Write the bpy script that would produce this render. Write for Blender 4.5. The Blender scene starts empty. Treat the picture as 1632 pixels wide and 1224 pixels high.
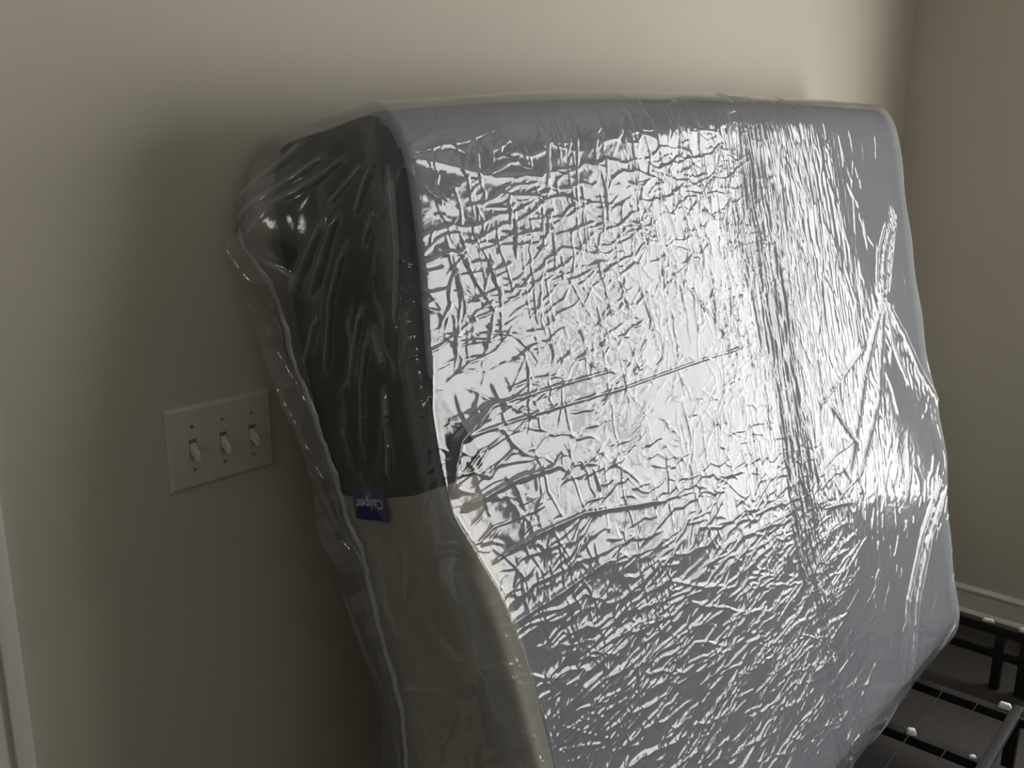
import bpy, bmesh, math, random
import numpy as np
from mathutils import Vector, Matrix

scene = bpy.context.scene
col = scene.collection
rad = math.radians

# ------------------------------------------------------------------ camera, sky, exposure
# room axes: x along the switch wall towards the corner, y = 0 is that wall (room at y < 0), z up
CAM_LOC = Vector((0.0, -1.1133, 1.5275))
PITCH, ROLL, YAW, FPX = rad(14.07), rad(0.274), rad(48.94), 1489.4
fwd = Vector((math.sin(YAW)*math.cos(PITCH), math.cos(YAW)*math.cos(PITCH), -math.sin(PITCH)))
rt = Vector((math.cos(YAW), -math.sin(YAW), 0.0))
up = rt.cross(fwd)
rt2 = rt*math.cos(ROLL) + up*math.sin(ROLL)
up2 = up*math.cos(ROLL) - rt*math.sin(ROLL)
cam_data = bpy.data.cameras.new('camera')
cam = bpy.data.objects.new('camera', cam_data)
col.objects.link(cam)
M = Matrix(((rt2.x, up2.x, -fwd.x), (rt2.y, up2.y, -fwd.y), (rt2.z, up2.z, -fwd.z))).to_4x4()
M.translation = CAM_LOC
cam.matrix_world = M
cam_data.sensor_width = 36.0
cam_data.sensor_fit = 'HORIZONTAL'
cam_data.lens = FPX/1632.0*36.0
cam_data.clip_start = 0.02
scene.camera = cam

world = bpy.data.worlds.new('overcast_sky')
scene.world = world
world.use_nodes = True
bg = world.node_tree.nodes['Background']
bg.inputs['Color'].default_value = (1.0, 0.985, 0.965, 1)
bg.inputs['Strength'].default_value = 4.8

# the window opening in the right-hand wall (x = WBX)
WBX = 3.212
WIN_Y0, WIN_Y1, WIN_Z0, WIN_Z1 = -3.30, -0.78, 0.46, 2.23
# unseen smaller window, added in the far wall to brighten the left side (x = RX0)
RX0, RY0, RZ1 = -4.2, -5.2, 2.62
W2_Y0, W2_Y1, W2_Z0, W2_Z1 = -2.10, -1.55, 1.15, 2.00
def daylight_portal(x, y0, y1, z0, z1, ry):
    lt = bpy.data.lights.new('window_daylight_portal', 'AREA')
    lt.shape = 'RECTANGLE'
    lt.size, lt.size_y = z1-z0, y1-y0
    lt.cycles.is_portal = True
    o = bpy.data.objects.new('window_daylight_portal', lt)
    o.location = (x, (y0+y1)/2, (z0+z1)/2)
    o.rotation_euler = (0, rad(ry), 0)
    col.objects.link(o)
daylight_portal(WBX+0.075, WIN_Y0, WIN_Y1, WIN_Z0, WIN_Z1, 90)
daylight_portal(RX0-0.06, W2_Y0, W2_Y1, W2_Z0, W2_Z1, -90)  # portal of the added window

vs = scene.view_settings
vs.view_transform = 'Standard'
vs.look = 'None'
vs.gamma = 1.0
vs.use_curve_mapping = False
vs.exposure = 0.58

# ------------------------------------------------------------------ helpers
def material(name):
    m = bpy.data.materials.new(name)
    m.use_nodes = True
    nt = m.node_tree
    p = nt.nodes['Principled BSDF']
    return m, nt, p

def noise_mat(name, c, rough=0.6, var=0.06, scale=30.0, bump=0.0, bscale=200.0, bdist=0.001, metallic=0.0, spec=0.5):
    m, nt, p = material(name)
    tc = nt.nodes.new('ShaderNodeTexCoord')
    n = nt.nodes.new('ShaderNodeTexNoise')
    n.inputs['Scale'].default_value = scale
    n.inputs['Detail'].default_value = 5
    nt.links.new(tc.outputs['Object'], n.inputs['Vector'])
    r = nt.nodes.new('ShaderNodeValToRGB')
    r.color_ramp.elements[0].position = 0.3
    r.color_ramp.elements[1].position = 0.7
    r.color_ramp.elements[0].color = (*[x*(1-var) for x in c], 1)
    r.color_ramp.elements[1].color = (*[min(1, x*(1+var)) for x in c], 1)
    nt.links.new(n.outputs['Fac'], r.inputs['Fac'])
    nt.links.new(r.outputs['Color'], p.inputs['Base Color'])
    p.inputs['Roughness'].default_value = rough
    p.inputs['Metallic'].default_value = metallic
    p.inputs['Specular IOR Level'].default_value = spec
    if bump:
        b = nt.nodes.new('ShaderNodeTexNoise')
        b.inputs['Scale'].default_value = bscale
        b.inputs['Detail'].default_value = 3
        nt.links.new(tc.outputs['Object'], b.inputs['Vector'])
        bp = nt.nodes.new('ShaderNodeBump')
        bp.inputs['Strength'].default_value = bump
        bp.inputs['Distance'].default_value = bdist
        nt.links.new(b.outputs['Fac'], bp.inputs['Height'])
        nt.links.new(bp.outputs['Normal'], p.inputs['Normal'])
    return m

def add_box(bm, lo, hi, bevel=0.0, seg=2):
    r = bmesh.ops.create_cube(bm, size=1.0)
    vs_ = r['verts']
    for v in vs_:
        v.co = Vector([lo[i] + (v.co[i]+0.5)*(hi[i]-lo[i]) for i in range(3)])
    if bevel:
        es = list({e for v in vs_ for e in v.link_edges})
        bmesh.ops.bevel(bm, geom=es, offset=bevel, segments=seg, affect='EDGES', profile=0.6)

def add_cyl(bm, a, b, r, n=12, r2=None):
    a, b = Vector(a), Vector(b)
    d = b-a
    q = Vector((0, 0, 1)).rotation_difference(d.normalized()).to_matrix().to_4x4()
    q.translation = (a+b)/2
    bmesh.ops.create_cone(bm, cap_ends=True, segments=n, radius1=r, radius2=r if r2 is None else r2, depth=d.length, matrix=q)

def obj(name, bm, mat, parent=None, smooth=False, angle=None):
    me = bpy.data.meshes.new(name)
    bm.normal_update()
    bm.to_mesh(me)
    bm.free()
    o = bpy.data.objects.new(name, me)
    me.materials.append(mat)
    if smooth:
        for p in me.polygons:
            p.use_smooth = True
        if angle:
            me.set_sharp_from_angle(angle=rad(angle))
    col.objects.link(o)
    if parent:
        o.parent = parent
    return o

def box_obj(name, lo, hi, mat, parent=None, bevel=0.0, seg=2):
    bm = bmesh.new()
    add_box(bm, lo, hi, bevel, seg)
    return obj(name, bm, mat, parent, smooth=bevel > 0, angle=35 if bevel else None)

def empty(name, loc=(0, 0, 0)):
    o = bpy.data.objects.new(name, None)
    o.empty_display_size = 0.1
    o.location = loc
    col.objects.link(o)
    return o

def tag(o, label, cat=None, group=None, kind=None):
    if label: o['label'] = label
    if cat: o['category'] = cat
    if group: o['group'] = group
    if kind: o['kind'] = kind
    return o

# ------------------------------------------------------------------ materials
WALL = noise_mat('beige_wall_paint', (0.60, 0.56, 0.47), 0.75, 0.02, 3.0, 0.25, 260.0, 0.0006, spec=0.3)
CEIL = noise_mat('white_ceiling_paint', (0.66, 0.65, 0.62), 0.9, 0.015, 4.0, 0.2, 150.0, 0.001)
TRIM = noise_mat('white_trim_paint', (0.74, 0.72, 0.66), 0.4, 0.02, 6.0)
PLATE = noise_mat('white_switch_plastic', (0.62, 0.60, 0.54), 0.35, 0.015, 12.0)
SCREW = noise_mat('painted_screw', (0.36, 0.34, 0.30), 0.4, 0.05, 80.0)
SLOT = noise_mat('dark_slot', (0.20, 0.19, 0.17), 0.7, 0.05, 80.0)
FLOOR = noise_mat('dark_brown_floor', (0.034, 0.029, 0.026), 0.75, 0.18, 55.0, 0.4, 400.0, 0.001)
STEEL = noise_mat('black_painted_steel', (0.018, 0.017, 0.016), 0.5, 0.1, 60.0, spec=0.25)
CLIP = noise_mat('white_plastic_clip', (0.75, 0.75, 0.73), 0.4, 0.03, 80.0)
MWHITE = noise_mat('pale_knit_cover', (0.205, 0.215, 0.235), 0.9, 0.04, 60.0, 0.5, 900.0, 0.0008, spec=0.1)
MBORDER = noise_mat('cream_border_fabric', (0.36, 0.345, 0.295), 0.9, 0.06, 40.0, 0.5, 900.0, 0.0008, spec=0.1)
MDARK = noise_mat('charcoal_border_fabric', (0.018, 0.018, 0.0175), 0.95, 0.15, 140.0, 0.6, 900.0, 0.0008, spec=0.1)
NAVY = noise_mat('navy_woven_tag', (0.018, 0.024, 0.12), 0.7, 0.1, 300.0)
LETTER = noise_mat('white_thread', (0.62, 0.64, 0.72), 0.7, 0.03, 300.0)

def schlick(nt, gain, f0=0.045):
    # reflectance of a thin sheet, the same from both sides
    lw = nt.nodes.new('ShaderNodeLayerWeight'); lw.inputs['Blend'].default_value = 0.5
    pw = nt.nodes.new('ShaderNodeMath'); pw.operation = 'POWER'; pw.inputs[1].default_value = 5.0
    ma = nt.nodes.new('ShaderNodeMath'); ma.operation = 'MULTIPLY_ADD'; ma.inputs[1].default_value = (1-f0)*min(gain, 1.0); ma.inputs[2].default_value = f0*gain
    ma.use_clamp = True
    nt.links.new(lw.outputs['Facing'], pw.inputs[0]); nt.links.new(pw.outputs[0], ma.inputs[0])
    return lw, ma

def film_material(name, haze, gain, rough, tint=(0.80, 0.84, 0.90)):
    m = bpy.data.materials.new(name)
    m.use_nodes = True
    nt = m.node_tree
    nt.nodes.clear()
    N = nt.nodes.new
    out = N('ShaderNodeOutputMaterial')
    tr = N('ShaderNodeBsdfTransparent')
    tr.inputs['Color'].default_value = (0.97, 0.975, 0.98, 1)
    di = N('ShaderNodeBsdfDiffuse'); di.inputs['Color'].default_value = (*tint, 1)
    tl = N('ShaderNodeBsdfTranslucent'); tl.inputs['Color'].default_value = (*tint, 1)
    mx0 = N('ShaderNodeMixShader'); mx0.inputs[0].default_value = 0.35
    nt.links.new(di.outputs[0], mx0.inputs[1]); nt.links.new(tl.outputs[0], mx0.inputs[2])
    # milkiness of the film varies a little over the sheet
    tc = N('ShaderNodeTexCoord')
    ns = N('ShaderNodeTexNoise'); ns.inputs['Scale'].default_value = 9.0; ns.inputs['Detail'].default_value = 6
    nt.links.new(tc.outputs['Object'], ns.inputs['Vector'])
    mr = N('ShaderNodeMapRange')
    mr.inputs['From Min'].default_value = 0.3; mr.inputs['From Max'].default_value = 0.7
    mr.inputs['To Min'].default_value = haze*0.8; mr.inputs['To Max'].default_value = haze*1.2
    nt.links.new(ns.outputs['Fac'], mr.inputs['Value'])
    # where the film lies in several layers it is milkier
    at = N('ShaderNodeAttribute'); at.attribute_name = 'layers'
    la = N('ShaderNodeMath'); la.operation = 'MULTIPLY_ADD'; la.inputs[1].default_value = 0.30; la.use_clamp = True
    nt.links.new(at.outputs['Fac'], la.inputs[0]); nt.links.new(mr.outputs[0], la.inputs[2])
    mx1 = N('ShaderNodeMixShader')
    nt.links.new(la.outputs[0], mx1.inputs[0])
    nt.links.new(tr.outputs[0], mx1.inputs[1]); nt.links.new(mx0.outputs[0], mx1.inputs[2])
    gl = N('ShaderNodeBsdfGlossy'); gl.inputs['Roughness'].default_value = rough
    gl.inputs['Color'].default_value = (0.98, 0.98, 0.98, 1)
    fr, ml = schlick(nt, gain)
    # tiny stretch marks in the film
    n2 = N('ShaderNodeTexNoise'); n2.inputs['Scale'].default_value = 120.0; n2.inputs['Detail'].default_value = 4
    nt.links.new(tc.outputs['Object'], n2.inputs['Vector'])
    bp = N('ShaderNodeBump'); bp.inputs['Strength'].default_value = 0.10; bp.inputs['Distance'].default_value = 0.002
    nt.links.new(n2.outputs['Fac'], bp.inputs['Height'])
    nt.links.new(bp.outputs['Normal'], gl.inputs['Normal']); nt.links.new(bp.outputs['Normal'], fr.inputs['Normal'])
    mx2 = N('ShaderNodeMixShader')
    nt.links.new(ml.outputs[0], mx2.inputs[0])
    nt.links.new(mx1.outputs[0], mx2.inputs[1]); nt.links.new(gl.outputs[0], mx2.inputs[2])
    nt.links.new(mx2.outputs[0], out.inputs['Surface'])
    return m

FILM = film_material('clear_polythene_film', 0.095, 1.75, 0.10)
SEAM = film_material('welded_film_edge', 0.62, 1.5, 0.2)

# ------------------------------------------------------------------ the room
tag(box_obj('floor', (RX0-0.1, RY0-0.1, -0.1), (WBX+0.2, 0.12, 0.0), FLOOR), 'dark brown floor under the metal bed frame', kind='structure')
tag(box_obj('ceiling', (RX0-0.1, RY0-0.1, RZ1), (WBX+0.2, 0.12, RZ1+0.1), CEIL), 'plain white ceiling of the room', kind='structure')
bm = bmesh.new()
add_box(bm, (RX0-0.1, W2_Y1, 0), (RX0, 0.12, RZ1))
add_box(bm, (RX0-0.1, RY0-0.1, 0), (RX0, W2_Y0, RZ1))
add_box(bm, (RX0-0.1, W2_Y0, 0), (RX0, W2_Y1, W2_Z0))
add_box(bm, (RX0-0.1, W2_Y0, W2_Z1), (RX0, W2_Y1, RZ1))
tag(obj('wall_left', bm, WALL), 'beige painted wall beyond the door', kind='structure')
tag(box_obj('wall_front', (RX0, RY0-0.1, 0), (WBX+0.2, RY0, RZ1), WALL), 'beige painted wall facing the mattress', kind='structure')
DX0, DX1, DZ1 = -0.58, 0.285, 2.04
bm = bmesh.new()
add_box(bm, (DX1, 0, 0), (WBX+0.2, 0.12, RZ1))
add_box(bm, (RX0, 0, 0), (DX0, 0.12, RZ1))
add_box(bm, (DX0, 0, DZ1), (DX1, 0.12, RZ1))
add_box(bm, (DX0, 0.10, 0), (DX1, 0.12, DZ1))  # unseen backing added behind the door to block a light leak
tag(obj('wall_back', bm, WALL), 'beige painted wall that the mattress leans on', kind='structure')
bm = bmesh.new()
add_box(bm, (WBX, WIN_Y1, 0), (WBX+0.13, 0, RZ1))
add_box(bm, (WBX, RY0, 0), (WBX+0.13, WIN_Y0, RZ1))
add_box(bm, (WBX, WIN_Y0, 0), (WBX+0.13, WIN_Y1, WIN_Z0))
add_box(bm, (WBX, WIN_Y0, WIN_Z1), (WBX+0.13, WIN_Y1, RZ1))
tag(obj('wall_right', bm, WALL), 'beige painted wall with the window, beside the metal bed frame', kind='structure')

def baseboard(name, run_axis, a, b, face, sign, label):
    # profile (depth from wall, height): shoe moulding, flat board, cap bead
    prof = [(0.0, 0.0), (0.026, 0.0), (0.026, 0.010), (0.023, 0.018), (0.016, 0.024), (0.013, 0.025),
            (0.013, 0.080), (0.010, 0.082), (0.010, 0.085), (0.016, 0.087), (0.017, 0.094), (0.013, 0.100), (0.006, 0.104), (0.0, 0.104)]
    bm = bmesh.new()
    rows = []
    for s in (a, b):
        row = []
        for d_, z in prof:
            row.append(bm.verts.new((face+sign*d_, s, z) if run_axis == 'y' else (s, face+sign*d_, z)))
        rows.append(row)
    for i in range(len(prof)-1):
        bm.faces.new((rows[0][i], rows[0][i+1], rows[1][i+1], rows[1][i]))
    bm.faces.new(rows[0]); bm.faces.new(rows[1][::-1])
    bmesh.ops.recalc_face_normals(bm, faces=bm.faces)
    return tag(obj(name, bm, TRIM, smooth=True, angle=30), label, kind='structure')
baseboard('baseboard_right', 'y', RY0, 0.0, WBX, -1, 'white baseboard with a beaded cap along the window wall')
baseboard('baseboard_back', 'x', 0.372, WBX, 0.0, -1, 'white baseboard behind the leaning mattress')

# door and its casing, left of the switches
def casing(name, x0, x1, z0, z1, side, label):
    bm = bmesh.new()
    add_box(bm, (x0, -0.012, z0), (x1, 0.0, z1), 0.002)
    if side > 0:
        add_box(bm, (x1-0.022, -0.019, z0), (x1, -0.010, z1), 0.003)
    elif side < 0:
        add_box(bm, (x0, -0.019, z0), (x0+0.022, -0.010, z1), 0.003)
    else:
        add_box(bm, (x0, -0.019, z1-0.022), (x1, -0.010, z1), 0.003)
    return tag(obj(name, bm, TRIM, smooth=True, angle=35), label, kind='structure')
casing('trim_1', DX1-0.01, 0.372, 0.0, DZ1, 1, 'white door casing beside the light switches')
casing('trim_2', DX0-0.087, DX0+0.01, 0.0, DZ1, -1, 'white door casing on the far side of the door')
casing('trim_3', DX0-0.087, 0.372, DZ1, DZ1+0.087, 0, 'white head casing above the door')
dr = tag(empty('door_1', ((DX0+DX1)/2, 0.05, 0)), 'white panelled door beside the light switches', kind='structure')
box_obj('door_slab', (DX0-dr.location.x+0.002, -0.035, 0.008), (DX1-dr.location.x-0.002, 0.0, DZ1-0.01), TRIM, dr, 0.002)
for (pz0, pz1) in ((0.18, 0.92), (1.06, 1.88)):
    for s in (-1, 1):
        box_obj('door_panel', (min(s*0.06, s*0.33), -0.041, pz0), (max(s*0.06, s*0.33), -0.033, pz1), TRIM, dr, 0.004)
bm = bmesh.new()
add_cyl(bm, (-0.36, -0.09, 0.95), (-0.36, -0.034, 0.95), 0.013)
bmesh.ops.create_uvsphere(bm, u_segments=16, v_segments=10, radius=0.028, matrix=Matrix.Translation((-0.36, -0.10, 0.95)))
obj('door_knob', bm, noise_mat('brushed_nickel', (0.5, 0.48, 0.44), 0.3, 0.05, 60, metallic=1.0), dr, True)

# window in the right wall: frame, two sashes, panes
GL, nt, p = material('window_glass')
nt.nodes.remove(p)
tr = nt.nodes.new('ShaderNodeBsdfTransparent'); gl = nt.nodes.new('ShaderNodeBsdfGlossy'); gl.inputs['Roughness'].default_value = 0.0
mx = nt.nodes.new('ShaderNodeMixShader')
nt.links.new(schlick(nt, 1.0)[1].outputs[0], mx.inputs[0]); nt.links.new(tr.outputs[0], mx.inputs[1]); nt.links.new(gl.outputs[0], mx.inputs[2])
nt.links.new(mx.outputs[0], nt.nodes['Material Output'].inputs['Surface'])
def window(name, x, y0, y1, z0, z1, sgn, label):
    # sgn = +1: the outside lies towards +x
    w = tag(empty(name, (x, (y0+y1)/2, z0)), label, kind='structure')
    hw, hh = (y1-y0)/2, z1-z0
    def bx(bm, xa, xb, lo, hi):
        add_box(bm, (min(sgn*xa, sgn*xb), lo[0], lo[1]), (max(sgn*xa, sgn*xb), hi[0], hi[1]), 0.003)
    bm = bmesh.new()
    for lo, hi in (((-hw, 0), (-hw+0.045, hh)), ((hw-0.045, 0), (hw, hh)), ((-hw, 0), (hw, 0.045)), ((-hw, hh-0.045), (hw, hh)), ((-0.03, 0), (0.03, hh))):
        bx(bm, -0.03, 0.05, lo, hi)
    obj('window_frame', bm, TRIM, w, True, 35)
    bm = bmesh.new()
    bx(bm, -0.105, -0.03, (-hw-0.03, -0.025), (hw+0.03, 0.0))
    obj('window_sill', bm, TRIM, w, True, 35)
    for a, b in ((-hw+0.04, -0.025), (0.025, hw-0.04)):
        bm = bmesh.new()
        bx(bm, 0.010, 0.014, (a, 0.04), (b, hh-0.04))
        obj('pane', bm, GL, w)
window('window_1', WBX+0.075, WIN_Y0, WIN_Y1, WIN_Z0, WIN_Z1, 1, 'tall bright window in the wall beside the bed frame')
window('added_window', RX0-0.06, W2_Y0, W2_Y1, W2_Z0, W2_Z1, -1, 'smaller unseen window added beyond the door to brighten the left side')

# ------------------------------------------------------------------ light switch plate
PC = Vector((0.666, 0.0, 1.1375))
PW, PH = 0.1625, 0.1143
sw = tag(empty('light_switch', PC), 'white three-gang toggle switch plate on the beige wall beside the mattress', 'light switch')
bm = bmesh.new()
# plate with sloped rim
def ring(hx, hz, y): return [bm.verts.new((sx*hx, y, sz*hz)) for sx, sz in ((-1, -1), (1, -1), (1, 1), (-1, 1))]
r0 = ring(PW/2, PH/2, 0.0); r1 = ring(PW/2, PH/2, -0.0022); r2 = ring(PW/2-0.0045, PH/2-0.0045, -0.0062); r3 = ring(PW/2-0.0075, PH/2-0.0075, -0.0068)
for a, b in ((r0, r1), (r1, r2), (r2, r3)):
    for i in range(4):
        bm.faces.new((a[i], a[(i+1) % 4], b[(i+1) % 4], b[i]))
bm.faces.new(r3); bm.faces.new(r0[::-1])
bmesh.ops.recalc_face_normals(bm, faces=bm.faces)
obj('faceplate', bm, PLATE, sw, True, 20)
for i in (-1, 0, 1):
    gx = i*0.046
    box_obj('toggle_slot', (gx-0.0052, -0.0073, -0.0122), (gx+0.0052, -0.0060, 0.0122), SLOT, sw)
    bm = bmesh.new()
    # toggle lever flipped down: a tapered blade from the slot, out and down, seated on a collar
    add_box(bm, (gx-0.0046, -0.0078, -0.0112), (gx+0.0046, -0.0050, 0.0070), 0.0008)
    prof = [(-0.0045, 0.0048, -0.0052), (-0.010, 0.0025, -0.0085), (-0.0185, -0.0052, -0.0142), (-0.0200, -0.0085, -0.0150)]
    prev = None
    for k, (y, zt, zb) in enumerate(prof):
        hx = 0.0040-0.0004*k
        cur = [bm.verts.new((gx-hx, y, zb)), bm.verts.new((gx+hx, y, zb)), bm.verts.new((gx+hx, y, zt)), bm.verts.new((gx-hx, y, zt))]
        if prev:
            for q in range(4):
                bm.faces.new((prev[q], prev[(q+1) % 4], cur[(q+1) % 4], cur[q]))
        else:
            bm.faces.new(cur[::-1])
        prev = cur
    bm.faces.new(prev)
    bmesh.ops.recalc_face_normals(bm, faces=bm.faces)
    obj('toggle', bm, noise_mat('toggle_plastic', (0.74, 0.72, 0.66), 0.3, 0.02, 60) if i == -1 else bpy.data.materials['toggle_plastic'], sw, True, 30)
    for s in (-1, 1):
        bm = bmesh.new()
        add_cyl(bm, (gx, -0.0060, s*0.0302), (gx, -0.0078, s*0.0302), 0.0030, 14, 0.0022)
        sc = obj('screw', bm, SCREW, sw, True, 30)
        a = random.Random(i*7+s).uniform(0, 3.1)
        bm = bmesh.new()
        add_box(bm, (-0.0024, -0.0081, -0.0004), (0.0024, -0.0077, 0.0004))
        bmesh.ops.rotate(bm, verts=bm.verts, cent=(0, 0, 0), matrix=Matrix.Rotation(a, 3, 'Y'))
        bmesh.ops.translate(bm, verts=bm.verts, vec=(gx, 0, s*0.0302))
        obj('screw_slot', bm, SLOT, sc)

# ------------------------------------------------------------------ mattress frame of reference
TILT = rad(12.985)
M0 = np.array((0.80, -0.5283, 0.28))
UU = np.array((1.0, 0.0, 0.0))
VV = np.array((0.0, math.sin(TILT), math.cos(TILT)))
NN = np.array((0.0, -math.cos(TILT), math.sin(TILT)))

def smooth(x, a, b):
    t = np.clip((x-a)/(b-a), 0, 1)
    return t*t*(3-2*t)

def warp(P):
    """soft foam: the wall-side upper part of the near end leans out"""
    u, v, w_ = P[:, 0].copy(), P[:, 1], P[:, 2]
    near = 1-smooth(u, 0.0, 0.35)
    u -= (0.018+0.034*np.clip(-w_/0.25, 0, 1)**1.2)*smooth(v, 0.45, 1.1)*near
    # the near front edge bows
    fr_ = np.clip(1+w_/0.16, 0, 1)
    near2 = 1-smooth(u, 0.0, 0.16)
    u += near2*fr_*(-0.040*np.exp(-((v-0.90)/0.20)**2) + 0.026*(1-smooth(v, 0.35, 0.70)))
    # the far half stands a little taller
    v = v + 0.066*(1-np.exp(-np.maximum(u, 0)/0.6))*smooth(v, 0.55, 1.32)
    return np.stack((u, v, w_), 1)

def to_world(P):
    return M0 + P[:, :1]*UU + P[:, 1:2]*VV + P[:, 2:3]*NN

def against_wall(Wp, gap):
    # the foam flattens softly where it presses on the wall
    Wp[:, 1] = np.minimum(Wp[:, 1], -gap)
    Wp[:, 2] = np.maximum(Wp[:, 2], 0.204)
    return Wp

def tanwarp(x, lo, hi, r):
    x = x.copy()
    a = x-lo; k = a < r
    x[k] = lo + r*(1-np.tan((1-a[k]/r)*math.pi/4))
    b = hi-x; k = (b < r) & (x > (lo+hi)/2)
    x[k] = hi - r*(1-np.tan((1-b[k]/r)*math.pi/4))
    return x

def rounded(P, lo, hi, r):
    q = np.minimum(np.maximum(P, lo+r), hi-r)
    d = P-q
    e = d/r
    e = e/np.maximum(np.linalg.norm(e, axis=1, keepdims=True), 1e-9)
    n = e/r
    n = n/np.maximum(np.linalg.norm(n, axis=1, keepdims=True), 1e-9)
    return q+e*r, n

def box_faces(lo, hi, r, nu, nv, nw, which):
    """grids on the faces of a rounded box; returns welded P, N, quads, face id per vertex-use"""
    us = tanwarp(np.linspace(lo[0], hi[0], nu), lo[0], hi[0], r[0])
    vs_ = tanwarp(np.linspace(lo[1], hi[1], nv), lo[1], hi[1], r[1])
    ws = tanwarp(np.linspace(lo[2], hi[2], nw), lo[2], hi[2], r[2])
    idx = {}
    pts = []
    quads = []
    iu, iv, iw = np.arange(nu), np.arange(nv), np.arange(nw)
    def grid(A, B, mk):
        a, b = np.meshgrid(A, B, indexing='ij')
        return mk(a.ravel(), b.ravel()), len(A), len(B)
    spec = {
        'front': (iu, iv, lambda a, b: (a, b, np.full_like(a, nw-1)), False),
        'back': (iu, iv, lambda a, b: (a, b, np.zeros_like(a)), True),
        'left': (iv, iw, lambda a, b: (np.zeros_like(a), a, b), True),
        'right': (iv, iw, lambda a, b: (np.full_like(a, nu-1), a, b), False),
        'top': (iw, iu, lambda a, b: (b, np.full_like(a, nv-1), a), False),
        'bottom': (iw, iu, lambda a, b: (b, np.zeros_like(a), a), True)}
    keys, Q = [], []
    off = 0
    for f in which:
        A, B, mk, flip = spec[f]
        (a, b, c), na, nb = grid(A, B, mk)
        keys.append((a.astype(np.int64)*nv + b)*nw + c)
        i = np.arange(na*nb).reshape(na, nb)
        q = np.stack((i[:-1, :-1], i[1:, :-1], i[1:, 1:], i[:-1, 1:]), -1).reshape(-1, 4)
        if flip:
            q = q[:, ::-1]
        # map mk order to outward normals
        Q.append(q+off)
        off += na*nb
    keys = np.concatenate(keys)
    Q = np.concatenate(Q)
    uniq, inv = np.unique(keys, return_inverse=True)
    Q = inv[Q]
    c = uniq % nw; b = (uniq//nw) % nv; a = uniq//(nw*nv)
    P = np.stack((us[a], vs_[b], ws[c]), 1)
    return P, Q

def np_mesh(name, V, Q, mat, parent=None, smooth_=True):
    me = bpy.data.meshes.new(name)
    nq, k = Q.shape
    me.vertices.add(len(V))
    me.vertices.foreach_set('co', np.ascontiguousarray(V, dtype=np.float32).ravel())
    me.loops.add(nq*k)
    me.loops.foreach_set('vertex_index', np.ascontiguousarray(Q, dtype=np.int32).ravel())
    me.polygons.add(nq)
    me.polygons.foreach_set('loop_start', np.arange(0, nq*k, k, dtype=np.int32))
    me.polygons.foreach_set('loop_total', np.full(nq, k, dtype=np.int32))
    me.polygons.foreach_set('use_smooth', np.full(nq, smooth_, dtype=bool))
    me.update(calc_edges=True)
    me.validate()
    me.materials.append(mat)
    o = bpy.data.objects.new(name, me)
    col.objects.link(o)
    if parent:
        o.parent = parent
        o.matrix_parent_inverse = Matrix.Translation(parent.location).inverted()
    return o

# ------------------------------------------------------------------ mattress
MLO, MHI, MR = np.array((0.012, -0.032, -0.254)), np.array((1.732, 1.340, -0.010)), np.array((0.030, 0.092, 0.056))
BASE = Vector(M0) + Vector((0.85, 0.14, -0.08))
mat_root = tag(empty('mattress', BASE), 'mattress standing on edge inside the clear plastic bag, leaning on the wall', 'mattress')
P, Q = box_faces(MLO, MHI, MR, 130, 104, 26, ('front', 'back', 'left', 'right', 'top', 'bottom'))
R_, N_ = rounded(P, MLO, MHI, MR)
np_mesh('cover', against_wall(to_world(warp(R_)), 0.006), Q, MWHITE, mat_root)['label'] = 'pale knit cover of the broad side'

def end_panel(name, v0f, v1f, umax, off, mat, label):
    """a border panel of the near end, wrapping over its rounded edges"""
    P, Q = box_faces(MLO, MHI, MR, 340, 420, 60, ('front', 'left', 'top', 'bottom', 'back'))
    R, N = rounded(P, MLO, MHI, MR)
    c = R[Q].mean(1)
    ok = (c[:, 0] < umax(c[:, 1])) & (c[:, 1] > v0f(c[:, 2])) & (c[:, 1] < v1f(c[:, 2]))
    Q = Q[ok]
    uq, inv = np.unique(Q, return_inverse=True)
    Q = inv.reshape(Q.shape)
    R, N = R[uq], N[uq]
    for ef in (v0f, v1f):
        e_ = ef(R[:, 2]); k_ = np.abs(R[:, 1]-e_) < 0.0024
        R[k_, 1] = e_[k_]
    um = umax(R[:, 1]); k_ = np.abs(R[:, 0]-um) < 0.0036
    R[k_, 0] = um[k_]
    # soft puckers
    pk = 0.0012*np.sin(R[:, 1]*60+R[:, 2]*25)*np.sin(R[:, 2]*70+1.0)
    o = np_mesh(name, against_wall(to_world(warp(R+N*(off+pk)[:, None])), 0.005), Q, mat, mat_root)
    o['label'] = label
    return o
edge = lambda w_: 0.853 + 0.010*np.sin((w_+0.05)*13) + 0.12*np.clip(w_+0.06, 0, 1)
end_panel('border_panel', edge, lambda w_: np.full_like(w_, 9.0), lambda v: 0.030+0.050*smooth(1.02-v, 0.0, 0.14), 0.0035, MDARK, 'charcoal upper border fabric of the near end')
end_panel('border_panel', lambda w_: np.full_like(w_, -9.0), edge, lambda v: 0.070+0*v, 0.0030, MBORDER, 'cream lower border fabric of the near end')

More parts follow.
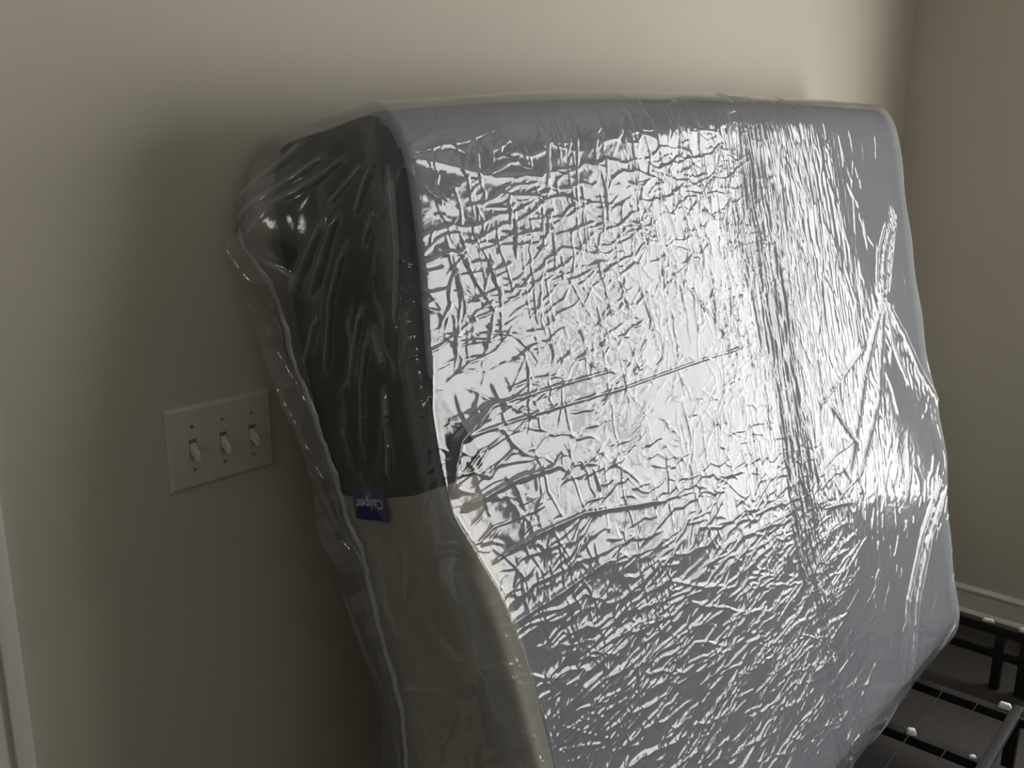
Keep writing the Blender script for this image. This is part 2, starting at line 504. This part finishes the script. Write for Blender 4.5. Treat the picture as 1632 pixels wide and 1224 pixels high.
# sewn tag hanging from the border between both panels, lettering upside down
def end_pt(w_, v, out):
    P_ = np.array([[MLO[0]-out, v, w_]])
    return Vector(to_world(warp(P_))[0])
TW0, TW1, TV0, TV1 = -0.198, -0.130, 0.814, 0.862
nu_, nv_ = 12, 10
V, Q = [], []
for side in (0, 1):
    for i in range(nu_+1):
        for j in range(nv_+1):
            s, t = i/nu_, j/nv_
            o_ = 0.0062+0.004*(1-t)+0.0012*math.sin(s*5) + (0.0010 if side else 0)
            V.append(end_pt(TW0+(TW1-TW0)*s, TV0+0.006*s*0-0.004*s+(TV1-TV0)*t, o_))
for side in (0, 1):
    o_ = side*(nu_+1)*(nv_+1)
    for i in range(nu_):
        for j in range(nv_):
            a = o_+i*(nv_+1)+j
            Q.append((a, a+1, a+nv_+2, a+nv_+1))
tg = np_mesh('tag', np.array([tuple(v) for v in V]), np.array(Q), NAVY, mat_root)
tg['label'] = 'small navy woven tag with white lettering, upside down'
cu = bpy.data.curves.new('tag_text', 'FONT')
cu.body = 'Casper'
cu.size = 0.0195
cu.align_x = 'CENTER'; cu.align_y = 'CENTER'
cu.extrude = 0.0002
cu.offset = 0.0002
tmp = bpy.data.objects.new('tag_text', cu)
col.objects.link(tmp)
dg = bpy.context.evaluated_depsgraph_get()
me = bpy.data.meshes.new_from_object(tmp.evaluated_get(dg))
bpy.data.objects.remove(tmp); bpy.data.curves.remove(cu)
bm = bmesh.new(); bm.from_mesh(me); bpy.data.meshes.remove(me)
for v in bm.verts:
    # turned by 180 degrees on the end face: text right = towards the wall, text up = down the face
    x, y, z = v.co
    wq = (TW0+TW1)/2 - x
    vq = (TV0+TV1)/2 - 0.002 - y
    t = (vq-TV0)/(TV1-TV0); s = (wq-TW0)/(TW1-TW0)
    # seen from the -x side the wall is on the left, so w decreasing runs left: mirror-free rotation
    v.co = end_pt(wq, vq, 0.0062+0.004*(1-t)+0.0012*math.sin(s*5)+0.0016+z)
me = bpy.data.meshes.new('lettering'); bm.to_mesh(me); bm.free(); me.materials.append(LETTER)
lo_ = bpy.data.objects.new('lettering', me); col.objects.link(lo_); lo_.parent = tg
lo_.matrix_parent_inverse = Matrix.Translation(mat_root.location).inverted() @ Matrix.Translation(mat_root.location)

# ------------------------------------------------------------------ plastic bag
rng = np.random.default_rng(11)
FLO, FHI, FR = np.array((0.0, -0.045, -0.262)), np.array((1.742, 1.352, 0.0)), np.array((0.030, 0.095, 0.058))
# crease map over the unwrapped bag: U < 0 is the near end, V > top is the top
STEP = 0.0015
U0, U1, V0, V1 = -0.30, 2.0, -0.10, 1.60
NUR, NVR = int((U1-U0)/STEP)+1, int((V1-V0)/STEP)+1
HM = np.zeros((NUR, NVR), np.float32)
gu = (U0 + np.arange(NUR)*STEP).astype(np.float32)
gv = (V0 + np.arange(NVR)*STEP).astype(np.float32)

LAY = np.zeros((NUR, NVR), np.float32)      # extra layers of folded film

def crease(pts, amp, wid, taper=True, kind='exp', target=None):
    pts = np.asarray(pts, np.float32)
    m = wid*5
    i0 = max(0, int((pts[:, 0].min()-m-U0)/STEP)); i1 = min(NUR, int((pts[:, 0].max()+m-U0)/STEP)+2)
    j0 = max(0, int((pts[:, 1].min()-m-V0)/STEP)); j1 = min(NVR, int((pts[:, 1].max()+m-V0)/STEP)+2)
    if i1-i0 < 2 or j1-j0 < 2:
        return
    X = gu[i0:i1, None]; Y = gv[None, j0:j1]
    best = np.zeros((i1-i0, j1-j0), np.float32)
    seg = np.hypot(*(pts[1:]-pts[:-1]).T)
    tot = max(seg.sum(), 1e-6)
    acc = 0.0
    for k in range(len(pts)-1):
        a, b = pts[k], pts[k+1]
        dx, dy = b-a
        l2 = dx*dx+dy*dy+1e-12
        t = np.clip(((X-a[0])*dx+(Y-a[1])*dy)/l2, 0, 1)
        d = np.sqrt((X-a[0]-t*dx)**2+(Y-a[1]-t*dy)**2)
        g = np.exp(-d/wid) if kind == 'exp' else np.exp(-(d/wid)**2)
        if taper:
            s = (acc+t*seg[k])/tot
            g = g*np.clip(np.minimum(s, 1-s)*6+0.12, 0, 1)
        best = np.maximum(best, g)
        acc += seg[k]
    T_ = HM if target is None else target
    T_[i0:i1, j0:j1] += amp*best

def walk(u, v, ang, length, kink, step):
    n = max(2, int(length/step))
    pts = [(u, v)]
    a = ang
    for _ in range(n):
        a = ang + rng.normal(0, kink)
        l = length/n*rng.uniform(0.5, 1.5)
        u += math.cos(a)*l; v += math.sin(a)*l
        pts.append((u, v))
    return pts

def vnoise(fu, fv, seed, ang=0.0):
    """smooth value-gradient noise over the map with fu, fv cells per metre"""
    r = np.random.default_rng(seed)
    c, s = math.cos(ang), math.sin(ang)
    A = (gu[:, None]*c+gv[None, :]*s)*fu + 100
    B = (-gu[:, None]*s+gv[None, :]*c)*fv + 100
    a0, b0 = A.min(), B.min()
    A = A-math.floor(a0); B = B-math.floor(b0)
    na, nb = int(A.max())+3, int(B.max())+3
    th = r.uniform(0, 2*math.pi, (na, nb)).astype(np.float32)
    gx, gy = np.cos(th), np.sin(th)
    ia, ib = A.astype(np.int32), B.astype(np.int32)
    fa, fb = A-ia, B-ib
    def dot(di, dj):
        return gx[ia+di, ib+dj]*(fa-di)+gy[ia+di, ib+dj]*(fb-dj)
    sa = fa*fa*fa*(fa*(fa*6-15)+10); sb = fb*fb*fb*(fb*(fb*6-15)+10)
    x0 = dot(0, 0)*(1-sa)+dot(1, 0)*sa
    x1 = dot(0, 1)*(1-sa)+dot(1, 1)*sa
    return (x0*(1-sb)+x1*sb).astype(np.float32)*1.4

def band_u(v): return 0.935-0.035*(v/1.34)

Ug, Vg = gu[:, None], gv[None, :]
front = smooth(Ug, -0.01, 0.05)*(1-smooth(Vg, 1.30, 1.36))
rightz = smooth(Ug, 0.98, 1.15)
leftlow = (1-smooth(Ug, 0.15, 0.55))*(1-smooth(Vg, 0.75, 1.1))
# broad slack of the sheet
HM += 0.0032*vnoise(3.0, 3.5, 1) + (0.0008+0.0030*leftlow)*vnoise(8.0, 9.0, 2)
# crumpled facets: ridged noise, stronger towards the lower near corner, weaker to the right
amp = (0.55+1.0*leftlow-0.25*rightz)*front
HM += 0.0013*amp*(0.5-np.abs(vnoise(9, 14, 3, 0.1)))
HM += 0.0006*amp*(0.5-np.abs(vnoise(20, 32, 4, -0.2)))
HM += 0.00025*(0.4+0.6*front)*(0.5-np.abs(vnoise(46, 60, 5, 0.3)))
# fine vertical gathers right of the band
gath = np.exp(-((Ug-band_u(Vg)-0.16)/0.22)**2)*front*smooth(Vg, 0.15, 0.5)
HM += 0.0011*gath*vnoise(70, 11, 6, 0.06) + 0.0006*gath*vnoise(140, 30, 7, -0.05)
bandw = 0.045+0.05*smooth(gv, 0.3, 1.3)[None, :]
bandm = np.exp(-((Ug-band_u(Vg))/bandw)**2)*front
HM += 0.0017*bandm*vnoise(110, 9, 8, -0.02)

# creases running along the length
for _ in range(820):
    u = rng.uniform(0.03, 0.90); v = rng.uniform(0.02, 1.22)
    low = 1-smooth(np.float32(v), 0.35, 0.75)
    ang = rng.normal(0.0, 0.22) + 0.16*low
    crease(walk(u, v, ang + (math.pi if rng.random() < .5 else 0), rng.uniform(0.04, 0.22), 0.28, 0.018), rng.uniform(0.0005, 0.0019)*(1+0.3*low), rng.uniform(0.0011, 0.0018))
# lower field: denser, obliquely rising
for _ in range(360):
    u = rng.uniform(0.05, 1.05); v = rng.uniform(-0.02, 0.62)
    ang = rng.normal(0.10, 0.16)
    crease(walk(u, v, ang, rng.uniform(0.04, 0.20), 0.13, 0.022), rng.uniform(0.0010, 0.0026), rng.uniform(0.0014, 0.0026))
# creases running up the slope
for _ in range(420):
    u = rng.uniform(0.03, 0.88); v = rng.uniform(0.25, 1.18)
    crease(walk(u, v, math.pi/2+rng.normal(0, 0.2), rng.uniform(0.02, 0.12), 0.22, 0.015), rng.uniform(0.0005, 0.0015), rng.uniform(0.0012, 0.0019))
for _ in range(260):
    u = rng.uniform(0.03, 0.9); v = rng.uniform(0.1, 1.2)
    crease(walk(u, v, rng.uniform(0, math.pi), rng.uniform(0.02, 0.08), 0.3, 0.012), rng.uniform(0.0005, 0.0014), rng.uniform(0.0012, 0.0019))
# small cross checks towards the band
for _ in range(420):
    v = rng.uniform(0.35, 1.28)
    u = band_u(v) - abs(rng.normal(0, 0.16))
    ang = rng.normal(0, 0.2) if rng.random() < 0.55 else math.pi/2+rng.normal(0, 0.2)
    crease(walk(u, v, ang, rng.uniform(0.015, 0.06), 0.25, 0.012), rng.uniform(0.0004, 0.0011), rng.uniform(0.0012, 0.0018))
# fine net of creases under the top roll
for _ in range(330):
    u = rng.uniform(0.05, 0.86); v = rng.uniform(0.98, 1.285)
    ang = rng.normal(-0.05, 0.25) if rng.random() < 0.62 else math.pi/2+rng.normal(0.1, 0.3)
    crease(walk(u, v, ang, rng.uniform(0.03, 0.13), 0.26, 0.016), rng.uniform(0.0004, 0.0014), rng.uniform(0.0011, 0.0017))
# the gathered band
for _ in range(330):
    v = rng.uniform(-0.02, 1.30)
    u = band_u(v) + rng.normal(0, 0.022+0.03*float(smooth(np.float32(v), 0.3, 1.2)))
    crease(walk(u, v, -math.pi/2+rng.normal(0.05, 0.06), rng.uniform(0.05, 0.22), 0.10, 0.02), rng.uniform(0.0010, 0.0030), rng.uniform(0.0016, 0.0026))
# streaks right of the band
for _ in range(420):
    v = rng.uniform(0.45, 1.28)
    u = band_u(v) + abs(rng.normal(0, 0.22)) + 0.03
    crease(walk(u, v, -math.pi/2+rng.normal(0.15, 0.3), rng.uniform(0.02, 0.09), 0.2, 0.015), rng.uniform(0.0006, 0.0016), rng.uniform(0.0022, 0.0042))
for _ in range(110):
    v = rng.uniform(0.0, 0.6); u = rng.uniform(1.0, 1.7)
    crease(walk(u, v, rng.uniform(0.6, 1.6), rng.uniform(0.02, 0.08), 0.25, 0.015), rng.uniform(0.0008, 0.0020), rng.uniform(0.002, 0.004))

# long folds seen on the broad side
FOLDS = [([(0.004, 1.275), (0.076, 1.256), (0.166, 1.228), (0.272, 1.221)], 0.010, 0.012), ([(0.004, 1.275), (0.036, 1.232), (0.085, 1.198)], 0.006, 0.008),
 ([(0.004, 1.275), (0.025, 1.32)], 0.003, 0.006), ([(0.004, 1.275), (0.09, 1.31)], 0.003, 0.007), ([(0.004, 1.275), (0.129, 1.283), (0.2, 1.30)], 0.004, 0.007),
 ([(1.471, 0.906), (1.305, 0.766), (1.123, 0.549)], 0.016, 0.013), ([(1.471, 0.906), (1.358, 0.697), (1.197, 0.558)], 0.018, 0.012),
 ([(1.471, 0.906), (1.568, 0.815), (1.735, 0.60)], 0.020, 0.012), ([(1.471, 0.906), (1.495, 0.795), (1.567, 0.688)], 0.012, 0.009),
 ([(1.471, 0.906), (1.505, 0.979), (1.572, 1.051)], 0.016, 0.012), ([(1.435, 0.918), (1.47, 0.998), (1.549, 1.068)], 0.010, 0.008),
 ([(1.514, 0.909), (1.564, 0.989), (1.626, 1.079)], 0.010, 0.008),
 ([(1.72, 0.396), (1.565, 0.298), (1.429, 0.181), (1.32, 0.003)], 0.022, 0.013), ([(1.688, 0.43), (1.528, 0.326), (1.371, 0.203), (1.293, 0.046)], 0.020, 0.012),
 ([(1.694, 0.032), (1.552, 0.002)], 0.012, 0.010), ([(1.53, -0.05), (1.426, -0.066)], 0.010, 0.008),
 ([(0.039, 0.917), (0.377, 0.901), (0.87, 0.899)], 0.0035, 0.0022), ([(0.046, 0.944), (0.385, 0.93)], 0.003, 0.0022),
 ([(0.029, 0.828), (0.12, 0.838), (0.201, 0.83)], 0.004, 0.005), ([(0.02, 0.85), (0.051, 0.914), (0.108, 0.945)], 0.008, 0.009),
 ([(1.11, -0.022), (1.19, -0.015), (1.261, 0.014)], 0.010, 0.008), ([(1.085, 0.738), (1.162, 0.666), (1.215, 0.611)], 0.012, 0.012),
 ([(1.021, 0.737), (1.165, 0.777), (1.324, 0.822)], 0.006, 0.010), ([(0.046, 0.747), (0.126, 0.757), (0.225, 0.754), (0.434, 0.714)], 0.005, 0.0035),
 ([(0.024, 0.661), (0.158, 0.665), (0.25, 0.671)], 0.006, 0.005),
 ([(0.031, 1.025), (0.021, 0.962), (0.018, 0.831), (0.038, 0.716), (0.051, 0.616), (0.058, 0.489), (0.06, 0.2)], 0.009, 0.007)]
for pts, a, wd in FOLDS:
    crease(pts, a*(0.42 if a > 0.009 else 1)*(0.45 if pts[0][1] == 1.275 else 1), wd*(0.42 if a > 0.009 else 0.6), True)
    if pts[0][0] > 1.0:
        crease(pts, 0.25, wd*0.8, kind='gauss', target=LAY)
# crushed gather above the knot and slack crumples under it
for (a, b, wd, am, fq) in (((1.471, 0.906), (1.60, 1.075), 0.022, 0.0065, 55), ((1.471, 0.90), (1.30, 0.62), 0.05, 0.0030, 34), ((1.50, 0.86), (1.70, 0.60), 0.05, 0.0030, 34), ((1.66, 0.40), (1.34, 0.06), 0.05, 0.0035, 30)):
    dx, dy = b[0]-a[0], b[1]-a[1]
    t = np.clip(((Ug-a[0])*dx+(Vg-a[1])*dy)/(dx*dx+dy*dy), 0, 1)
    g = np.exp(-((Ug-a[0]-t*dx)**2+(Vg-a[1]-t*dy)**2)/wd**2)
    HM += am*g*(0.6-np.abs(vnoise(fq, fq*0.7, int(fq+am*1e4), 0.6)))
    LAY += 0.2*g*(wd < 0.03)
# folds of the loose film over the near end (w, v)
KW = 0.255/0.285
ENDF = [[(-0.145, 1.328), (-0.299, 1.243)], [(-0.119, 1.301), (-0.24, 1.254), (-0.282, 1.222)], [(-0.083, 1.289), (-0.196, 1.255), (-0.264, 1.205)],
 [(-0.042, 1.269), (-0.064, 1.245), (-0.088, 1.214)], [(-0.276, 1.216), (-0.212, 1.154), (-0.234, 1.13)], [(-0.137, 1.227), (-0.227, 1.129)],
 [(-0.121, 1.224), (-0.178, 1.149), (-0.209, 1.118)], [(-0.01, 1.264), (-0.02, 1.159), (-0.039, 1.065)], [(-0.103, 1.105), (-0.157, 1.008), (-0.189, 0.993)],
 [(-0.091, 1.079), (-0.133, 0.998), (-0.162, 0.903)], [(-0.085, 1.078), (-0.076, 1.019)], [(-0.2, 1.099), (-0.25, 1.032)], [(-0.112, 1.189), (-0.168, 1.113), (-0.212, 1.012)],
 [(-0.08, 1.003), (-0.09, 0.919), (-0.11, 0.868)], [(-0.055, 1.275), (-0.138, 1.235)], [(-0.245, 1.238), (-0.288, 1.25), (-0.298, 1.292)], [(-0.046, 1.218), (-0.083, 1.176)],
 [(-0.114, 0.781), (-0.151, 0.688)], [(-0.243, 0.554), (-0.118, 0.566)], [(-0.097, 0.65), (-0.058, 0.611)], [(0.003, 0.771), (-0.018, 0.753), (-0.02, 0.719)]]
for k, l in enumerate(ENDF):
    pl = [(a*KW, b) for a, b in l]
    crease(pl, 0.0065 if k < 14 else 0.004, 0.0042, kind='gauss')
    crease(pl, rng.uniform(0.5, 1.0) if k < 16 else 0.35, 0.0036, kind='gauss', target=LAY)
    crease([(a-0.007, b-0.004) for a, b in pl], rng.uniform(0.15, 0.4), 0.008, kind='gauss', target=LAY)
for _ in range(60):
    u = rng.uniform(-0.21, -0.02); v = rng.uniform(0.1, 1.25)
    wk = walk(u, v, math.pi/2+rng.normal(-0.25, 0.35), rng.uniform(0.03, 0.14), 0.3, 0.02)
    crease(wk, rng.uniform(0.001, 0.003), rng.uniform(0.002, 0.004))
    crease(wk, rng.uniform(0.1, 0.5), rng.uniform(0.002, 0.006), target=LAY)
# creases on the top roll
for _ in range(60):
    u = rng.uniform(0.02, 1.6); v = rng.uniform(1.30, 1.45)
    crease(walk(u, v, rng.uniform(0, 3.1), rng.uniform(0.02, 0.10), 0.2, 0.02), rng.uniform(0.0005, 0.002), rng.uniform(0.002, 0.005))

def sample(u, v, HM=HM):
    a = np.clip((u-U0)/STEP, 0, NUR-1.001); b = np.clip((v-V0)/STEP, 0, NVR-1.001)
    i, j = a.astype(int), b.astype(int)
    fa, fb = a-i, b-j
    return HM[i, j]*(1-fa)*(1-fb)+HM[i+1, j]*fa*(1-fb)+HM[i, j+1]*(1-fa)*fb+HM[i+1, j+1]*fa*fb

P, Q = box_faces(FLO, FHI, FR, 1120, 880, 92, ('front', 'left', 'top', 'right', 'bottom'))
R, N = rounded(P, FLO, FHI, FR)
eps = 1e-6
on_left = P[:, 0] < FLO[0]+eps
on_top = P[:, 1] > FHI[1]-eps
on_front = P[:, 2] > FHI[2]-eps
on_right = P[:, 0] > FHI[0]-eps
on_bot = P[:, 1] < FLO[1]+eps
# coordinates of the crease map run on over the near edge and over the top edge
mu = np.where(on_top & ~on_left & (R[:, 2] < -FR[2]), R[:, 0], np.where(R[:, 0] < FLO[0]+FR[0]+1e-6, R[:, 0]-FLO[0]+R[:, 2], R[:, 0]))
mv = np.where(on_left & ~on_top, R[:, 1], np.where(R[:, 1] > FHI[1]-FR[1]-1e-6, R[:, 1]-R[:, 2], R[:, 1]))
H = sample(mu, mv)
# relax the map where the end, the top and the broad side meet
dl = np.hypot(np.maximum(R[:, 0]-FLO[0], 0), np.maximum(FHI[1]-R[:, 1], 0))
f = smooth(dl, 0.0, 0.05)
behind = smooth(-R[:, 2], 0.01, 0.05)
H = H*(1-(1-f)*behind)
# the hem at right and bottom edges stays close
H = H*np.where(on_right, 0.3, 1.0)
H = np.clip(H, -0.003, np.where(R[:, 1] > 1.29, 0.009, 0.05))
# bag bulging off the upper wall-side corner of the near end
v_, w_ = R[:, 1], R[:, 2]
bul = np.exp(-((v_-1.235)/0.085)**2)*np.exp(-((w_+0.215)/0.06)**2)*np.clip(-N[:, 0], 0, 1)
H = H*(1-0.8*bul) + 0.050*bul
layers = np.where(on_right | on_bot, 0.15, np.clip(sample(mu, mv, LAY), 0, 1.4)*np.where(on_top, 0.3, 1.0)) + 0.22*bul + 0.9*smooth(R[:, 0], 1.64, 1.74) + 0.6*(1-smooth(R[:, 1], -0.045, 0.02))*smooth(R[:, 0], 0.6, 1.2)
pos = R + N*H[:, None]
pos = warp(pos)
# slack flare at the far edge
pos[:, 0] += 0.055*np.exp(-((pos[:, 1]-0.50)/0.17)**2)*smooth(pos[:, 0], 1.45, 1.74)
pos[:, 0] += 0.006*np.sin(pos[:, 1]*31)*smooth(pos[:, 0], 1.6, 1.74)
# sagging lower hem
pos[:, 1] -= 0.018*smooth(1.5-pos[:, 0], 0, 0.5)*(1-smooth(pos[:, 1], 0.0, 0.12))*np.clip(1+pos[:, 2]/0.1, 0, 1)
Wd = to_world(pos)
Wd[:, 1] = np.minimum(Wd[:, 1], -0.002)
Wd[:, 2] = np.maximum(Wd[:, 2], 0.2015)       # rests on the bed frame

bag = tag(empty('plastic_bag', BASE), 'clear crumpled plastic bag wrapped around the mattress, shining in the window light', 'plastic bag')
film = np_mesh('film', Wd, Q, FILM, bag)
film['label'] = 'shiny creased clear film'
film.data.attributes.new('layers', 'FLOAT', 'POINT').data.foreach_set('value', layers.astype(np.float32))

P, Q = box_faces(FLO, FHI, FR, 90, 70, 12, ('back',))
R, N = rounded(P, FLO, FHI, FR)
Wb = to_world(warp(R)); Wb[:, 1] = np.minimum(Wb[:, 1], -0.003); Wb[:, 2] = np.maximum(Wb[:, 2], 0.2015)
np_mesh('film_back', Wb, Q, FILM, bag)

# welded seam running down the near end
SEAMP = [(-0.303, 1.253), (-0.276, 1.216), (-0.255, 1.159), (-0.257, 1.115), (-0.259, 1.051), (-0.245, 1.0), (-0.231, 0.922), (-0.226, 0.867),
         (-0.223, 0.802), (-0.209, 0.766), (-0.212, 0.691), (-0.209, 0.617), (-0.209, 0.521), (-0.22, 0.428), (-0.215, 0.25), (-0.20, 0.05)]
sv, sq = [], []
sp = np.array(SEAMP); sp[:, 0] *= np.linspace(KW, 1.0, len(sp))
ts = np.linspace(0, len(sp)-1, 160)
for k, t in enumerate(ts):
    i = min(int(t), len(sp)-2); fr_ = t-i
    a = sp[i]*(1-fr_)+sp[i+1]*fr_
    wob = 0.0012*math.sin(k*0.9)+0.0009*math.sin(k*2.3)
    wd = 0.0042+0.0016*math.sin(k*0.37)
    h0 = float(sample(np.array([a[0]]), np.array([a[1]]))[0])
    b = 0.050*math.exp(-((a[1]-1.235)/0.085)**2)*math.exp(-((a[0]+0.215)/0.06)**2)
    out = -max(h0, 0)-b-0.002
    for dw, du in ((-wd, 0.0), (0.0, -0.0045), (wd, 0.0)):
        sv.append((out+du, a[1], a[0]+wob+dw))
    if k:
        for c in range(2):
            q0 = (k-1)*3+c
            sq.append((q0, q0+1, q0+4, q0+3))
# loose edge of the bag beyond the seam
lv, lq = [], []
for k in range(0, 160):
    c0 = np.array(sv[k*3+1]); base = to_world(warp(c0[None]))[0]
    ln = 0.036*(0.85+0.12*math.sin(k*0.09)+0.05*math.sin(k*0.23+1))*min(1, k/25.0+0.15)
    for m in range(7):
        t = m/6.0
        lv.append((base[0]-ln*0.75*t+0.004*math.sin(t*5+k*0.13), base[1]+ln*0.8*t+0.001*math.sin(k*0.5), base[2]-0.01*t))
    if k:
        for m in range(6):
            q0 = (k-1)*7+m
            lq.append((q0, q0+1, q0+8, q0+7))
np_mesh('loose_edge', against_wall(np.array(lv), 0.003), np.array(lq), FILM, bag)['label'] = 'loose film edge hanging towards the wall'
np_mesh('seam', against_wall(to_world(warp(np.array(sv))), 0.002), np.array(sq), SEAM, bag)['label'] = 'milky welded edge running down the near end'

# ------------------------------------------------------------------ metal bed frame
FZ = 0.198
fb = tag(empty('bed_frame', (1.8, -0.72, 0)), 'low black metal bed frame with wires, under the leaning mattress', 'bed frame')
def loc_(p): return (p[0]-1.8, p[1]+0.72, p[2])
FY0, FY1, FX0, FX1 = -1.42, -0.06, 0.86, 2.785
def tube(name, a, b, r, mat=STEEL, n=14, label=None):
    bm = bmesh.new()
    add_cyl(bm, loc_(a), loc_(b), r, n)
    o = obj(name, bm, mat, fb, True, 40)
    if label: o['label'] = label
    return o
def bar(name, lo, hi, bevel=0.002):
    a, b = loc_(lo), loc_(hi)
    return box_obj(name, a, b, STEEL, fb, bevel)
# end truss next to the window wall: top rail, lower rail
bar('end_rail', (FX1-0.014, FY0, FZ-0.028), (FX1+0.014, FY1, FZ))
bar('lower_rail', (FX1-0.012, FY0, 0.096), (FX1+0.012, FY1, 0.122))
for y, hw_ in ((-0.575, 0.013), (-0.655, 0.026), (-0.10, 0.016), (-1.38, 0.016)):
    bar('leg', (FX1-0.013, y-hw_, 0.0), (FX1+0.013, y+hw_, FZ-0.027))
# cross bars
for x in (2.332, 2.084, 1.836, 1.588, 1.340, 1.092):
    bar('cross_bar', (x-0.013, FY0, FZ-0.026), (x+0.013, FY1, FZ-0.002))
bar('angle_bar', (2.345, FY0, FZ-0.034), (2.395, FY1, FZ-0.030), 0.0)
for y in (-0.10, -0.717, -1.38):
    bar('leg', (2.332-0.013, y-0.014, 0.0), (2.332+0.013, y+0.014, FZ-0.02))
    bar('leg', (1.340-0.013, y-0.014, 0.0), (1.340+0.013, y+0.014, FZ-0.02))
bar('end_rail', (FX0-0.014, FY0, FZ-0.028), (FX0+0.014, FY1, FZ))
for y in (-0.10, -1.38):
    bar('leg', (FX0-0.013, y-0.014, 0.0), (FX0+0.013, y+0.014, FZ-0.027))
for y in (FY0, FY1):
    bar('side_rail', (FX0, y-0.013, FZ-0.028), (FX1, y+0.013, FZ))
bar('centre_rail', (FX0, -0.717-0.012, FZ-0.010), (FX1-0.42, -0.717+0.012, FZ+0.006), 0.0015)
WIRES = [-0.14, -0.22, -0.30, -0.385, -0.47, -0.552, -0.635, -0.80, -0.885, -0.97, -1.055, -1.14, -1.225, -1.31]
for y in WIRES:
    tube('wire', (FX0, y, FZ+0.0005), (2.332, y, FZ+0.0005), 0.0013, n=6)
# white plastic clips on the bars
def clip(x, y, z, sx, sy, sz, tilt, s):
    bm = bmesh.new()
    add_box(bm, (-sx, -sy, -0.002), (sx, sy, sz), min(sx, sy)*0.5, 2)
    for v in bm.verts:
        k = v.co.z/sz
        v.co.x *= 1-0.45*max(k, 0); v.co.y *= 1-0.3*max(k, 0)
    bmesh.ops.rotate(bm, verts=bm.verts, cent=(0, 0, 0), matrix=Matrix.Rotation(tilt, 3, 'Z'))
    bmesh.ops.translate(bm, verts=bm.verts, vec=loc_((x, y, z)))
    o = obj('wire_clip', bm, CLIP, fb, True, 40)
    o['label'] = 'white plastic clip'
for c in ((2.785, -0.535, FZ+0.002, 0.006, 0.016, 0.008, 0.2, 0), (2.785, -0.63, FZ+0.002, 0.007, 0.014, 0.010, -0.1, 1), (2.785, -0.648, 0.122, 0.007, 0.011, 0.014, 0.3, 2),
          (2.345, -0.690, FZ-0.002, 0.010, 0.016, 0.014, 0.1, 3), (2.350, -0.742, FZ-0.002, 0.010, 0.012, 0.014, 0.4, 4), (2.084, -0.552, FZ-0.002, 0.011, 0.012, 0.013, 0.5, 5), (2.084, -0.688, FZ-0.002, 0.006, 0.008, 0.006, 0.5, 6)):
    clip(*c)
